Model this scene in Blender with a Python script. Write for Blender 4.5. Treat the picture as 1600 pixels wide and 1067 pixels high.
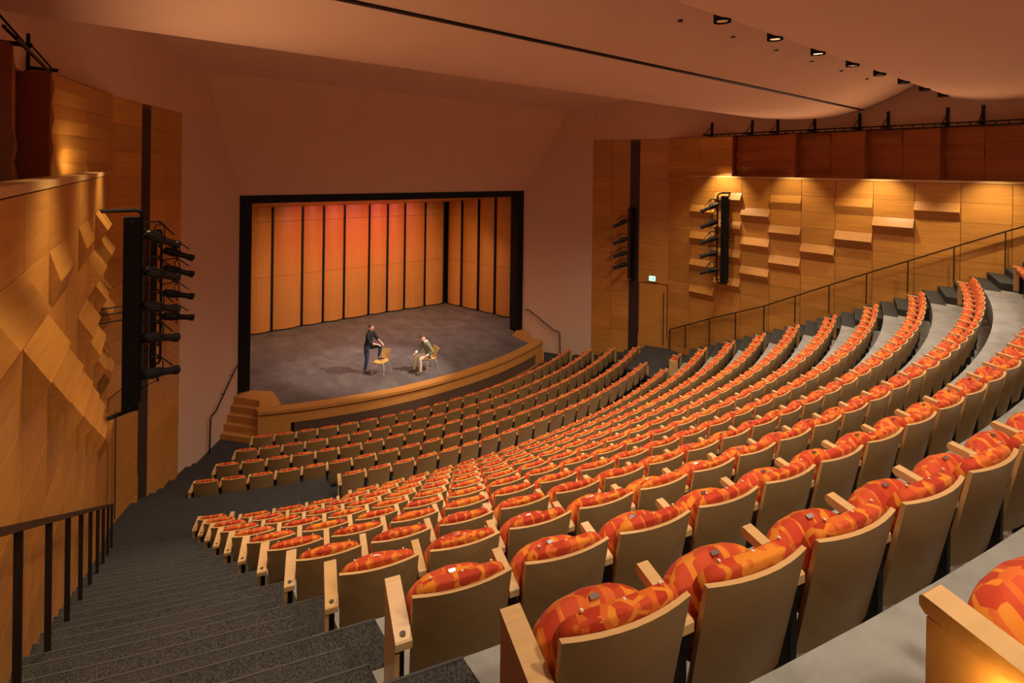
import bpy, math, random
from mathutils import Vector, Matrix
import numpy as np
S = bpy.context.scene
for o in list(bpy.data.objects):
    bpy.data.objects.remove(o)
C = S.collection
R = math.radians
random.seed(7)

# ------------------------------------------------------------------ camera
cd = bpy.data.cameras.new('camera'); cam = bpy.data.objects.new('camera', cd); C.objects.link(cam)
F_PX = 798.254
yaw, pit, rol = R(36.9558), R(-0.1232), R(0.7797)
fw = Vector((math.sin(yaw)*math.cos(pit), math.cos(yaw)*math.cos(pit), math.sin(pit)))
rt = Vector((math.cos(yaw), -math.sin(yaw), 0)); up = rt.cross(fw)
rt, up = rt*math.cos(rol)+up*math.sin(rol), up*math.cos(rol)-rt*math.sin(rol)
CAM = Vector((-8.7728, -18.1735, 7.26))
cam.matrix_world = Matrix(((rt.x, up.x, -fw.x, CAM.x), (rt.y, up.y, -fw.y, CAM.y), (rt.z, up.z, -fw.z, CAM.z), (0, 0, 0, 1)))
cd.sensor_width = 36; cd.lens = F_PX*36/1600
cd.shift_x = (800-793.981)/1600; cd.shift_y = (266.701-533.5)/1600
cd.clip_start = 0.05; cd.clip_end = 200
S.camera = cam

# ------------------------------------------------------------------ world, exposure
w = bpy.data.worlds.new('world'); S.world = w; w.use_nodes = True
w.node_tree.nodes['Background'].inputs[0].default_value = (1, .8, .6, 1)
w.node_tree.nodes['Background'].inputs[1].default_value = 0.0
vs = S.view_settings
vs.view_transform = 'Standard'; vs.look = 'None'; vs.gamma = 1; vs.use_curve_mapping = False
vs.exposure = 0.6

# ------------------------------------------------------------------ lights
def spot(loc, to, power, size=110, blend=.9, col=(1, .86, .68), rad=.12):
    l = bpy.data.lights.new('spot_lamp', 'SPOT'); o = bpy.data.objects.new('spot_lamp', l); C.objects.link(o)
    l.energy = power; l.spot_size = R(size); l.spot_blend = blend; l.color = col; l.shadow_soft_size = rad
    o.location = loc
    o.rotation_euler = (Vector(to)-Vector(loc)).to_track_quat('-Z', 'Y').to_euler()
    return o
def area(loc, to, power, sx, sy, col=(1, .75, .5)):
    l = bpy.data.lights.new('area_lamp', 'AREA'); o = bpy.data.objects.new('area_lamp', l); C.objects.link(o)
    l.shape = 'RECTANGLE'; l.size = sx; l.size_y = sy; l.energy = power; l.color = col
    o.location = loc
    o.rotation_euler = (Vector(to)-Vector(loc)).to_track_quat('-Z', 'Y').to_euler()
    return o
WARM = (1, .80, .56)
# house downlights in three lines across the hall
for x in (-6.6, -3.75, -.7, 2.36, 5.0, 7.0):
    spot((x, -14.3, 9.30), (x*.88, -13.9, 0), 265, 112 if abs(x) < 5.5 else 96, .9)
    spot((x, -11.3, 8.95), (x*.88, -10.6, 0), 265, 112 if abs(x) < 5.5 else 96, .9)
    spot((x*.95, -8.1, 9.30), (x*.88, -7.4, 0), 275, 110 if abs(x) < 5.5 else 94, .9)
for x in (-6.6, -3.75, -.7, 2.36, 5.0, 7.0):
    spot((x, -17.6, 9.35), (x*.88, -17.0, 0), 200, 112 if abs(x) < 5.5 else 96, .9)
# lamps at the rear of the hall, raking the seat backs
for x in (-7.0, -3.5, 0, 3.5, 7.0):
    spot((x, -19.6, 9.35), (x*.85, -9.5, .5), 250, 84, .9)
# wall washers grazing both side walls
for y in (-7.9, -10.3, -12.7, -15.2):
    for s in (-1, 1):
        spot((s*8.45, y, 7.85), (s*9.08, y, 5.4), (230 if y != -10.3 else 120)*(1 if s > 0 else .5), 84, .9, (1, .80, .46), .05 if s > 0 else .3)
spot((-9.24, -7.78, 7.12), (-9.5, -6.8, 8.1), 20, 150, .95, (1, .74, .34), .10)
# stage: front of house key lights, amber and rose shell washes
spot((4.2, -6.6, 9.2), (-.9, -1.2, .8), 4200, 24, .5, (1, .83, .68), .10)
spot((-5.5, -9.0, 8.8), (-.5, -1.0, 1.0), 900, 30, .6, (1, .78, .72), .10)
for x in (-3.6, -1.2, 1.2, 3.6):
    spot((x, .9, 5.75), (x, 5.9, 1.2), 195, 95, .9, (1, .52, .16), .15)
    spot((x, 1.0, 5.7), (x, 3.0, 0), 240, 110, .9, (1, .70, .60), .15)
for x in (-1.8, 0.2, 1.9):
    spot((x, 2.2, 5.45), (x+.2, 5.9, 4.2), 170, 70, .9, (1, .20, .28), .12)
spot((-2.5, 1.2, 5.7), (6.2, 3.2, 1.0), 260, 70, .9, (1, .46, .12), .15)
# added amber fill lamps along both side walls, to brighten the ceiling clouds
for s in (-1, 1):
    area((s*8.6, -11.5, 7.35), (s*4.0, -11.3, 9.6), 50, 9.0, .15, (1, .62, .36))

# ------------------------------------------------------------------ materials
def mat(name):
    m = bpy.data.materials.new(name); m.use_nodes = True
    nt = m.node_tree; b = nt.nodes['Principled BSDF']
    return m, nt, b
def N(nt, t, **k):
    n = nt.nodes.new(t)
    for a, v in k.items():
        if a.startswith('i_'):
            n.inputs[a[2:].replace('_', ' ')].default_value = v
        else: setattr(n, a, v)
    return n
def plain(name, col, rough=.6, metal=0, noise=.0, nscale=20, spec=.5, bump=0):
    m, nt, b = mat(name)
    b.inputs['Base Color'].default_value = (*col, 1); b.inputs['Roughness'].default_value = rough
    b.inputs['Metallic'].default_value = metal; b.inputs['Specular IOR Level'].default_value = spec
    if noise or bump:
        tc = N(nt, 'ShaderNodeTexCoord'); nz = N(nt, 'ShaderNodeTexNoise'); nz.inputs['Scale'].default_value = nscale; nz.inputs['Detail'].default_value = 5
        nt.links.new(tc.outputs['Object'], nz.inputs['Vector'])
        if noise:
            r = N(nt, 'ShaderNodeValToRGB'); r.color_ramp.elements[0].position = .3; r.color_ramp.elements[1].position = .7
            r.color_ramp.elements[0].color = (*[c*(1-noise) for c in col], 1); r.color_ramp.elements[1].color = (*[min(1, c*(1+noise)) for c in col], 1)
            nt.links.new(nz.outputs['Fac'], r.inputs['Fac']); nt.links.new(r.outputs['Color'], b.inputs['Base Color'])
        if bump:
            bp = N(nt, 'ShaderNodeBump'); bp.inputs['Strength'].default_value = bump; bp.inputs['Distance'].default_value = .01
            nt.links.new(nz.outputs['Fac'], bp.inputs['Height']); nt.links.new(bp.outputs['Normal'], b.inputs['Normal'])
    return m
def wood(name, c1, c2, rough=.4, stretch=(1.2, 30, 22), var=.12, spec=.4):
    """veneer: fine grain running along local X, each object a little lighter or darker"""
    m, nt, b = mat(name)
    tc = N(nt, 'ShaderNodeTexCoord'); oi = N(nt, 'ShaderNodeObjectInfo'); mp = N(nt, 'ShaderNodeMapping')
    mp.inputs['Scale'].default_value = stretch
    sc = N(nt, 'ShaderNodeVectorMath', operation='SCALE'); sc.inputs[0].default_value = (37, 11, 53)
    nt.links.new(oi.outputs['Random'], sc.inputs['Scale'])
    ad = N(nt, 'ShaderNodeVectorMath', operation='ADD')
    nt.links.new(tc.outputs['Object'], ad.inputs[0]); nt.links.new(sc.outputs[0], ad.inputs[1])
    nt.links.new(ad.outputs[0], mp.inputs['Vector'])
    nz = N(nt, 'ShaderNodeTexNoise'); nz.inputs['Scale'].default_value = 1.0; nz.inputs['Detail'].default_value = 6; nz.inputs['Distortion'].default_value = .6
    nt.links.new(mp.outputs[0], nz.inputs['Vector'])
    r = N(nt, 'ShaderNodeValToRGB'); r.color_ramp.elements[0].position = .28; r.color_ramp.elements[1].position = .72
    r.color_ramp.elements[0].color = (*c1, 1); r.color_ramp.elements[1].color = (*c2, 1)
    nt.links.new(nz.outputs['Fac'], r.inputs['Fac'])
    mr = N(nt, 'ShaderNodeMapRange'); mr.inputs['To Min'].default_value = 1-var; mr.inputs['To Max'].default_value = 1+var
    nt.links.new(oi.outputs['Random'], mr.inputs['Value'])
    mx = N(nt, 'ShaderNodeVectorMath', operation='SCALE')
    nt.links.new(r.outputs['Color'], mx.inputs[0]); nt.links.new(mr.outputs[0], mx.inputs['Scale'])
    nt.links.new(mx.outputs[0], b.inputs['Base Color'])
    b.inputs['Roughness'].default_value = rough; b.inputs['Specular IOR Level'].default_value = spec
    return m
M = {}
M['veneer'] = wood('honey_veneer', (.45, .185, .034), (.58, .262, .056), .38)
M['veneer_back'] = plain('veneer_joint', (.16, .055, .012), .7)
M['veneer_shaded'] = wood('shaded_veneer', (.26, .070, .014), (.34, .095, .020), .42)  # honey veneer with the upper bays' shade put into a redder, darker colour
M['maple'] = wood('pale_maple', (.60, .34, .13), (.68, .41, .17), .35, (2, 40, 40), .06)
M['seat_back'] = wood('olive_veneer', (.285, .162, .058), (.34, .198, .073), .36, (1.5, 60, 1.2), .07, .5)
M['stage_wood'] = wood('stage_edge_wood', (.42, .17, .035), (.52, .23, .055), .4, (1.5, 25, 25))
M['shell'] = wood('shell_veneer', (.50, .20, .045), (.60, .26, .065), .45, (22, 22, .7), .05)
M['plaster'] = plain('tinted_plaster', (.70, .43, .29), .9, noise=.02, nscale=1.2)
M['plaster_white'] = plain('pale_plaster', (.66, .43, .30), .85, noise=.02, nscale=1.2)
M['black'] = plain('black_paint', (.005, .005, .006), .6, spec=.2)
M['black_metal'] = plain('black_metal', (.008, .008, .009), .42, 0, spec=.25)
M['black_gloss'] = plain('black_gloss_metal', (.02, .018, .018), .22, .6)
M['bronze'] = plain('dark_bronze', (.045, .028, .020), .38, .5)
M['slot'] = plain('dark_slot_metal', (.035, .018, .016), .5, .3)
M['louvre'] = plain('brown_louvre', (.16, .085, .05), .5)
M['nosing'] = plain('carpet_nosing', (.062, .055, .048), .9)
M['mesh_metal'] = plain('perforated_metal', (.10, .06, .05), .5, .3)
M['chair_leg'] = plain('satin_chrome', (.62, .60, .58), .35, .5)
M['chrome'] = plain('chrome', (.75, .75, .75), .18, 1)
M['steel'] = plain('brushed_steel', (.42, .40, .38), .28, 1)
M['dark_disc'] = plain('dark_disc', (.10, .075, .05), .45, .3)
M['white_dot'] = plain('pale_button', (.85, .62, .42), .4)
M['skin'] = plain('skin', (.72, .40, .28), .55)
M['hair_brown'] = plain('brown_hair', (.13, .055, .022), .7, noise=.25, nscale=60)
M['black_knit'] = plain('black_knit', (.010, .010, .012), .9)
M['denim'] = plain('dark_denim', (.025, .045, .085), .85, noise=.3, nscale=30)
M['olive_knit'] = plain('olive_knit', (.20, .20, .115), .9, noise=.12, nscale=40)
M['khaki'] = plain('khaki_cotton', (.56, .45, .29), .85, noise=.08, nscale=20)
M['white_cloth'] = plain('white_shirt', (.85, .82, .76), .8)
M['shoe'] = plain('brown_shoe', (.10, .055, .03), .5)
M['eye'] = plain('eye', (.03, .02, .02), .2)
M['beech'] = wood('beech_ply', (.70, .40, .12), (.78, .47, .16), .35, (3, 30, 30), .03)
M['lens'] = plain('lamp_lens', (.6, .6, .62), .08, .7)
def carpet():
    m, nt, b = mat('charcoal_carpet')
    tc = N(nt, 'ShaderNodeTexCoord'); mp = N(nt, 'ShaderNodeMapping'); mp.inputs['Scale'].default_value = (1, .35, 1)
    nt.links.new(tc.outputs['Object'], mp.inputs['Vector'])
    a = N(nt, 'ShaderNodeTexNoise'); a.inputs['Scale'].default_value = 190; a.inputs['Detail'].default_value = 3
    c = N(nt, 'ShaderNodeTexNoise'); c.inputs['Scale'].default_value = 1.6; c.inputs['Detail'].default_value = 3
    nt.links.new(mp.outputs[0], a.inputs['Vector']); nt.links.new(tc.outputs['Object'], c.inputs['Vector'])
    r = N(nt, 'ShaderNodeValToRGB'); r.color_ramp.elements[0].position = .34; r.color_ramp.elements[1].position = .68
    r.color_ramp.elements[0].color = (.018, .017, .0165, 1); r.color_ramp.elements[1].color = (.088, .078, .069, 1)
    nt.links.new(a.outputs['Fac'], r.inputs['Fac'])
    mr = N(nt, 'ShaderNodeMapRange'); mr.inputs['To Min'].default_value = .8; mr.inputs['To Max'].default_value = 1.2
    nt.links.new(c.outputs['Fac'], mr.inputs['Value'])
    mx = N(nt, 'ShaderNodeVectorMath', operation='SCALE'); nt.links.new(r.outputs['Color'], mx.inputs[0]); nt.links.new(mr.outputs[0], mx.inputs['Scale'])
    nt.links.new(mx.outputs[0], b.inputs['Base Color']); b.inputs['Roughness'].default_value = .95; b.inputs['Specular IOR Level'].default_value = .1
    bp = N(nt, 'ShaderNodeBump'); bp.inputs['Strength'].default_value = .6; bp.inputs['Distance'].default_value = .01
    nt.links.new(a.outputs['Fac'], bp.inputs['Height']); nt.links.new(bp.outputs['Normal'], b.inputs['Normal'])
    return m
M['carpet'] = carpet()
def mottled(name, cs, scale, stretch=(1, 1, 1), rough=.7, pos=(.3, .5, .72), fine=9.0):
    m, nt, b = mat(name)
    tc = N(nt, 'ShaderNodeTexCoord'); mp = N(nt, 'ShaderNodeMapping'); mp.inputs['Scale'].default_value = stretch
    nt.links.new(tc.outputs['Object'], mp.inputs['Vector'])
    a = N(nt, 'ShaderNodeTexNoise'); a.inputs['Scale'].default_value = scale; a.inputs['Detail'].default_value = 9; a.inputs['Roughness'].default_value = .65; a.inputs['Distortion'].default_value = .3
    nt.links.new(mp.outputs[0], a.inputs['Vector'])
    r = N(nt, 'ShaderNodeValToRGB'); r.color_ramp.elements[0].position = pos[0]; r.color_ramp.elements[1].position = pos[2]
    r.color_ramp.elements[0].color = (*cs[0], 1); r.color_ramp.elements[1].color = (*cs[2], 1)
    e = r.color_ramp.elements.new(pos[1]); e.color = (*cs[1], 1)
    nt.links.new(a.outputs['Fac'], r.inputs['Fac']); nt.links.new(r.outputs['Color'], b.inputs['Base Color'])
    b.inputs['Roughness'].default_value = rough; b.inputs['Specular IOR Level'].default_value = .3
    return m
M['concrete'] = mottled('pale_concrete', ((.22, .203, .172), (.295, .273, .235), (.37, .345, .30)), 3.2, rough=.7)
M['stage_floor'] = mottled('scuffed_stage_floor', ((.085, .072, .068), (.125, .108, .10), (.185, .162, .15)), 1.8, (1, .6, 1), .5, (.3, .52, .76))
def add_seams(m):
    nt = m.node_tree; b = nt.nodes['Principled BSDF']
    src = b.inputs['Base Color'].links[0].from_socket
    tc = N(nt, 'ShaderNodeTexCoord'); br = N(nt, 'ShaderNodeTexBrick')
    br.inputs['Scale'].default_value = 1; br.inputs['Mortar Size'].default_value = .008; br.inputs['Brick Width'].default_value = 2.44; br.inputs['Row Height'].default_value = 1.22
    br.inputs['Color1'].default_value = (1, 1, 1, 1); br.inputs['Color2'].default_value = (.93, .93, .93, 1); br.inputs['Mortar'].default_value = (.6, .6, .6, 1)
    nt.links.new(tc.outputs['Object'], br.inputs['Vector'])
    mx = N(nt, 'ShaderNodeMix', data_type='RGBA', blend_type='MULTIPLY'); mx.inputs['Factor'].default_value = 1
    nt.links.new(src, mx.inputs[6]); nt.links.new(br.outputs['Color'], mx.inputs[7]); nt.links.new(mx.outputs[2], b.inputs['Base Color'])
add_seams(M['stage_floor'])
def fabric():
    """orange upholstery: red-orange hexagon-like patches with amber and orange triangles between them"""
    m, nt, b = mat('orange_pattern_fabric')
    L = nt.links.new
    def math_(op, a, b_=None, c=None):
        n = N(nt, 'ShaderNodeMath', operation=op)
        for i, q in enumerate((a, b_, c)):
            if q is None: continue
            if isinstance(q, (int, float)): n.inputs[i].default_value = q
            else: L(q, n.inputs[i])
        return n.outputs[0]
    tc = N(nt, 'ShaderNodeTexCoord'); oi = N(nt, 'ShaderNodeObjectInfo')
    sx = N(nt, 'ShaderNodeSeparateXYZ'); L(tc.outputs['Object'], sx.inputs[0])
    u = math_('ADD', sx.outputs[0], math_('MULTIPLY', oi.outputs['Random'], 7.0))
    v = math_('ADD', math_('SUBTRACT', math_('MULTIPLY', sx.outputs[2], .9), math_('MULTIPLY', sx.outputs[1], .75)), math_('MULTIPLY', oi.outputs['Random'], 3.0))
    cb = N(nt, 'ShaderNodeCombineXYZ'); L(math_('MULTIPLY', u, 12.0), cb.inputs[0]); L(math_('MULTIPLY', v, 12.0), cb.inputs[1])
    vo = N(nt, 'ShaderNodeTexVoronoi'); vo.voronoi_dimensions = '2D'; vo.inputs['Scale'].default_value = 1; vo.inputs['Randomness'].default_value = .45
    L(cb.outputs[0], vo.inputs['Vector'])
    df = N(nt, 'ShaderNodeVectorMath', operation='SUBTRACT'); L(cb.outputs[0], df.inputs[0]); L(vo.outputs['Position'], df.inputs[1])
    s2 = N(nt, 'ShaderNodeSeparateXYZ'); L(df.outputs[0], s2.inputs[0])
    sc = N(nt, 'ShaderNodeSeparateColor'); L(vo.outputs['Color'], sc.inputs[0])
    ang_ = math_('ADD', math_('ARCTAN2', s2.outputs[1], s2.outputs[0]), math_('MULTIPLY', sc.outputs[0], 3.0))
    sec = math_('DIVIDE', ang_, math.pi/3)
    fr_ = math_('SUBTRACT', math_('FRACT', math_('ADD', sec, 20.0)), .5)
    hexd = math_('MULTIPLY', vo.outputs['Distance'], math_('COSINE', math_('MULTIPLY', fr_, math.pi/3)))
    inner = math_('LESS_THAN', hexd, .37)
    wnz = N(nt, 'ShaderNodeTexWhiteNoise'); wnz.noise_dimensions = '2D'
    c2 = N(nt, 'ShaderNodeCombineXYZ'); L(math_('FLOOR', math_('ADD', sec, 20.0)), c2.inputs[0]); L(math_('MULTIPLY', sc.outputs[1], 50.0), c2.inputs[1]); L(c2.outputs[0], wnz.inputs['Vector'])
    def ramp(src, stops):
        r = N(nt, 'ShaderNodeValToRGB'); r.color_ramp.interpolation = 'CONSTANT'
        r.color_ramp.elements[0].position = 0; r.color_ramp.elements[0].color = (*stops[0][1], 1)
        r.color_ramp.elements[1].position = stops[1][0]; r.color_ramp.elements[1].color = (*stops[1][1], 1)
        for p, c in stops[2:]:
            e = r.color_ramp.elements.new(p); e.color = (*c, 1)
        L(src, r.inputs['Fac']); return r
    a = ramp(sc.outputs[2], [(0, (.47, .036, .008)), (.35, (.55, .050, .011)), (.75, (.60, .072, .016))])
    c = ramp(wnz.outputs['Value'], [(0, (.76, .23, .016)), (.45, (.56, .062, .011)), (.68, (.68, .13, .014))])
    mx = N(nt, 'ShaderNodeMix', data_type='RGBA'); L(inner, mx.inputs['Factor']); L(c.outputs['Color'], mx.inputs[6]); L(a.outputs['Color'], mx.inputs[7])
    L(mx.outputs[2], b.inputs['Base Color'])
    b.inputs['Roughness'].default_value = .72; b.inputs['Specular IOR Level'].default_value = .25
    b.inputs['Sheen Weight'].default_value = .12; b.inputs['Sheen Tint'].default_value = (1, .6, .4, 1)
    return m
M['fabric'] = fabric()
def emit(name, col, s):
    m, nt, b = mat(name); b.inputs['Base Color'].default_value = (*col, 1)
    b.inputs['Emission Color'].default_value = (*col, 1); b.inputs['Emission Strength'].default_value = s
    return m
M['exit_light'] = emit('exit_panel', (.50, 1.0, .72), 1.3)
M['exit_green'] = emit('exit_green', (.10, .80, .55), .7)
M['exit_dark'] = plain('exit_figure', (.02, .14, .08), .5)
M['clear'] = plain('sign_bezel', (.42, .24, .10), .2)
M['lamp_glow'] = emit('lamp_glow', (1, .93, .8), 6)
M['aisle_glow'] = emit('aisle_glow', (1, .55, .15), 3)
M['red_glow'] = emit('status_light', (1, .05, .02), 2)

# ------------------------------------------------------------------ mesh builder
class MB:
    def __init__(s): s.v = []; s.f = []; s.mi = []
    def add(s, vs, fs, m=0):
        k = len(s.v); s.v += [tuple(p) for p in vs]; s.f += [tuple(i+k for i in f) for f in fs]; s.mi += [m]*len(fs); return s
    def box(s, c, d, m=0, rot=None):
        x, y, z = (a/2 for a in d)
        vs = [Vector((i*x, j*y, k*z)) for k in (-1, 1) for j in (-1, 1) for i in (-1, 1)]
        if rot is not None: vs = [rot @ p for p in vs]
        c = Vector(c)
        return s.add([p+c for p in vs], [(0, 2, 3, 1), (4, 5, 7, 6), (0, 1, 5, 4), (2, 6, 7, 3), (0, 4, 6, 2), (1, 3, 7, 5)], m)
    def prism(s, poly, z0, z1, m=0, mtop=None):
        """vertical prism over a plan polygon (counter-clockwise)"""
        n = len(poly); vs = [(p[0], p[1], z0) for p in poly]+[(p[0], p[1], z1) for p in poly]
        s.add(vs, [tuple(range(n-1, -1, -1))]+[(i, (i+1) % n, n+(i+1) % n, n+i) for i in range(n)], m)
        return s.add([(p[0], p[1], z1) for p in poly], [tuple(range(n))], m if mtop is None else mtop)
    def tube(s, path, r, n=8, m=0, cap=True):
        path = [Vector(p) for p in path]; rs = r if isinstance(r, (list, tuple)) else [r]*len(path)
        t0 = (path[1]-path[0]).normalized(); a = t0.orthogonal().normalized(); rings = []
        for i, p in enumerate(path):
            t = (path[min(i+1, len(path)-1)]-path[max(i-1, 0)]).normalized()
            a = (a-t*a.dot(t)).normalized(); b = t.cross(a)
            rings.append([p+(a*math.cos(2*math.pi*k/n)+b*math.sin(2*math.pi*k/n))*rs[i] for k in range(n)])
        vs = [q for g in rings for q in g]; fs = []
        for i in range(len(path)-1):
            for k in range(n): fs.append((i*n+k, i*n+(k+1) % n, (i+1)*n+(k+1) % n, (i+1)*n+k))
        if cap: fs += [tuple(range(n-1, -1, -1)), tuple((len(path)-1)*n+k for k in range(n))]
        return s.add(vs, fs, m)
    def loft(s, rings, m=0, cap=True, closed=True):
        n = len(rings[0]); vs = [q for g in rings for q in g]; fs = []
        for i in range(len(rings)-1):
            for k in range(n if closed else n-1): fs.append((i*n+k, i*n+(k+1) % n, (i+1)*n+(k+1) % n, (i+1)*n+k))
        if cap: fs += [tuple(range(n-1, -1, -1)), tuple((len(rings)-1)*n+k for k in range(n))]
        return s.add(vs, fs, m)
    def mesh(s, name, mats, smooth=False, angle=40):
        me = bpy.data.meshes.new(name); me.from_pydata(s.v, [], s.f); me.update()
        for m in (mats if isinstance(mats, (list, tuple)) else [mats]): me.materials.append(M[m] if isinstance(m, str) else m)
        me.polygons.foreach_set('material_index', s.mi)
        if smooth:
            me.polygons.foreach_set('use_smooth', [True]*len(me.polygons))
            try: me.set_sharp_from_angle(angle=R(angle))
            except Exception: pass
        return me
    def build(s, name, mats, parent=None, smooth=False, loc=None, angle=40):
        o = bpy.data.objects.new(name, s.mesh(name, mats, smooth, angle)); C.objects.link(o)
        if parent is not None: o.parent = parent
        if loc is not None: o.location = loc
        return o
def inst(name, me, parent=None, loc=(0, 0, 0), rz=0):
    o = bpy.data.objects.new(name, me); C.objects.link(o); o.parent = parent; o.location = loc; o.rotation_euler = (0, 0, rz); return o
def empty(name, loc=(0, 0, 0), rz=0):
    o = bpy.data.objects.new(name, None); C.objects.link(o); o.location = loc; o.rotation_euler = (0, 0, rz); o.empty_display_size = .1; return o
def tag(o, label, cat, group=None):
    o['label'] = label; o['category'] = cat
    if group: o['group'] = group
    return o
def struct(o): o['kind'] = 'structure'; return o

# ------------------------------------------------------------------ hall layout (metres; stage floor z=0, proscenium y=0, hall towards -y)
YR = 11.0625
FRONT = [(15.2469, -.845, 22, .066), (16.1211, -.727, 24, .066), (17.0176, -.558, 26, .066), (17.9405, -.392, 28, .066), (18.8371, -.212, 20, .61)]
NREAR = 12
REAR = [(19.667+.948*k, -.128+.5091*k+.0014*k*k) for k in range(NREAR)]
PITCH = .56
def pt(r, th): return (r*math.sin(th), YR-r*math.cos(th))
def wall_x(y): return 9.0+.04*(-5.5-y)
ORD = ['first', 'second', 'third', 'fourth', 'fifth', 'sixth', 'seventh', 'eighth', 'ninth', 'tenth', 'eleventh', 'twelfth', 'thirteenth', 'fourteenth', 'fifteenth', 'sixteenth', 'seventeenth', 'eighteenth']
def wn(n): return ORD[n-1]

# ------------------------------------------------------------------ floors
def ring(r0, r1, a0, a1, z0, z1, m=0, n=28, mb=None, mtop=None, msided=None):
    """a solid arc sector; a0,a1 are arc lengths from the centre line"""
    mb = mb or MB()
    A = [a0+(a1-a0)*i/n for i in range(n+1)]
    outer = [pt(r1, a/r1) for a in A]; inner = [pt(r0, a/r0) for a in A]
    for i in range(n):
        q = [outer[i], outer[i+1], inner[i+1], inner[i]]
        vs = [(p[0], p[1], z0) for p in q]+[(p[0], p[1], z1) for p in q]
        fs = [(4, 5, 6, 7), (2, 3, 7, 6), (0, 1, 5, 4)]
        mb.add(vs, fs[:1], m if mtop is None else mtop); mb.add(vs, fs[1:], m)
        if i == 0: mb.add(vs, [(3, 0, 4, 7)], m)
        if i == n-1: mb.add(vs, [(1, 2, 6, 5)], m)
    return mb
# carpeted base: front pit, sloping bands under the five front rows, side landings
mb = MB()
mb.prism([(-8.2, -5.4), (8.2, -5.4), (8.2, 1), (-8.2, 1)], -1.3, -.92)
fl = struct(mb.build('floor', 'carpet'))
prev = 14.9
for k, (r, z, n, sh) in enumerate(FRONT):
    ring(prev, r+.02, -8.6, 8.6, -1.2, z, n=30).build('floor_tier', 'carpet', fl)
    prev = r+.02
# cross aisle landing (z .05) behind row four and the shortened row five
def wall_front_x(y): return 7.6+(-2.6-y)*.4655
for s in (-1, 1):
    mb = MB()
    lim = (-5.05+.02) if s < 0 else 6.18
    a = [lim, s*7.75]; a.sort()
    ring(FRONT[3][0]+.021, REAR[0][0]-.45, a[0], a[1], -1.0, .05, n=12, mb=mb)
    mb.build('floor_landing', 'carpet', fl)
    # steps going down the side aisle from the landing to the stage front
    for j in range(5):
        r1 = 17.96-.42*j+.001*(j==0); r0 = r1-.42
        a = [s*7.75, s*10.2]; a.sort()
        ring(r0, r1, a[0], a[1], -1.1, .05-.158*(j+1), n=6).build('step', 'carpet', fl)
    a = [s*7.75, s*10.2]; a.sort()
    ring(17.961, 19.827, a[0], a[1], -1.1, .05, n=6).build('floor_landing', 'carpet', fl)
# rear tiers: concrete treads, carpeted stairs of three risers a row beside both walls
for k in range(NREAR):
    r1 = REAR[k][0]+.16; r0 = (REAR[k-1][0]+.16) if k else FRONT[4][0]+.06
    z = REAR[k][1]
    if k == NREAR-1: r1 = 34.5
    ring(r0, r1, -8.0, 8.0, z-1.4, z, n=36).build('floor_tier', 'concrete', fl)
    for s in (-1, 1):
        if k == 0: continue
        for j in range(3):
            ra = r0+(.316*j); rb = r0+.316*(j+1) if j < 2 else r1
            if k == NREAR-1:
                if j: continue
                rb = r1
            zz = z+.17*j+.004
            a = [s*(7.65 if j == 0 else 7.93), s*11.0]; a.sort()
            m_ = ring(ra, rb, a[0], a[1], zz-.6, zz, n=6); ring(ra-.002, ra+.010, a[0], a[1], zz-.02, zz+.003, 1, 6, m_)
            m_.build('step', ['carpet', 'nosing'], fl)

# ------------------------------------------------------------------ side walls of folded veneer panels
def frame(p, q):
    """empty whose local x runs p->q in plan, local z up"""
    return math.atan2(q[1]-p[1], q[0]-p[0])
CH = .52
def panel_mesh(wd, h, e=0, t=.02, g=.006, mt='veneer', name='panel'):
    mb = MB(); x0, x1 = g, wd-g; z1, z0 = -g/2, -h+g/2; zm = -h/2
    if e == 0:
        mb.box(((x0+x1)/2, -t/2, (z0+z1)/2), (x1-x0, t, z1-z0))
    else:
        prof = [(-t, z1), (-t-e, zm), (-t, z0)]
        vs = [(x0, 0, z1), (x0, 0, z0), (x1, 0, z1), (x1, 0, z0)]+[(x0, y, z) for y, z in prof]+[(x1, y, z) for y, z in prof]
        mb.add(vs, [(4, 5, 8, 7), (5, 6, 9, 8), (0, 4, 7, 2), (1, 3, 9, 6), (0, 1, 6, 5, 4), (2, 7, 8, 9, 3)])
    return mb.mesh(name, mt)
PM = {('flat', h): panel_mesh(1.0, h) for h in (CH,)}
PM['flat'] = PM[('flat', CH)]; PM['fold'] = panel_mesh(1.0, CH, .145); PM['slight'] = panel_mesh(1.0, CH, .075)
FOLDS = {1: {2: 2, 4: 2, 6: 2, 8: 2}, 2: {1: 2, 3: 2, 5: 2, 7: 2}, 3: {2: 2, 4: 2, 6: 2}, 4: {1: 1, 3: 2, 5: 2}, 5: {4: 2, 2: 0},
         6: {1: 1, 3: 2}, 7: {2: 2}, 8: {1: 2}}
ZTOP = 7.08
def floor_z(y, x=9.0):
    r = math.hypot(x, y-YR)
    if r < 19.7: return .0
    for k in range(1, NREAR):
        if r < REAR[k][0]: return REAR[k][1]
    return REAR[-1][1]
walls = {}
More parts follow.
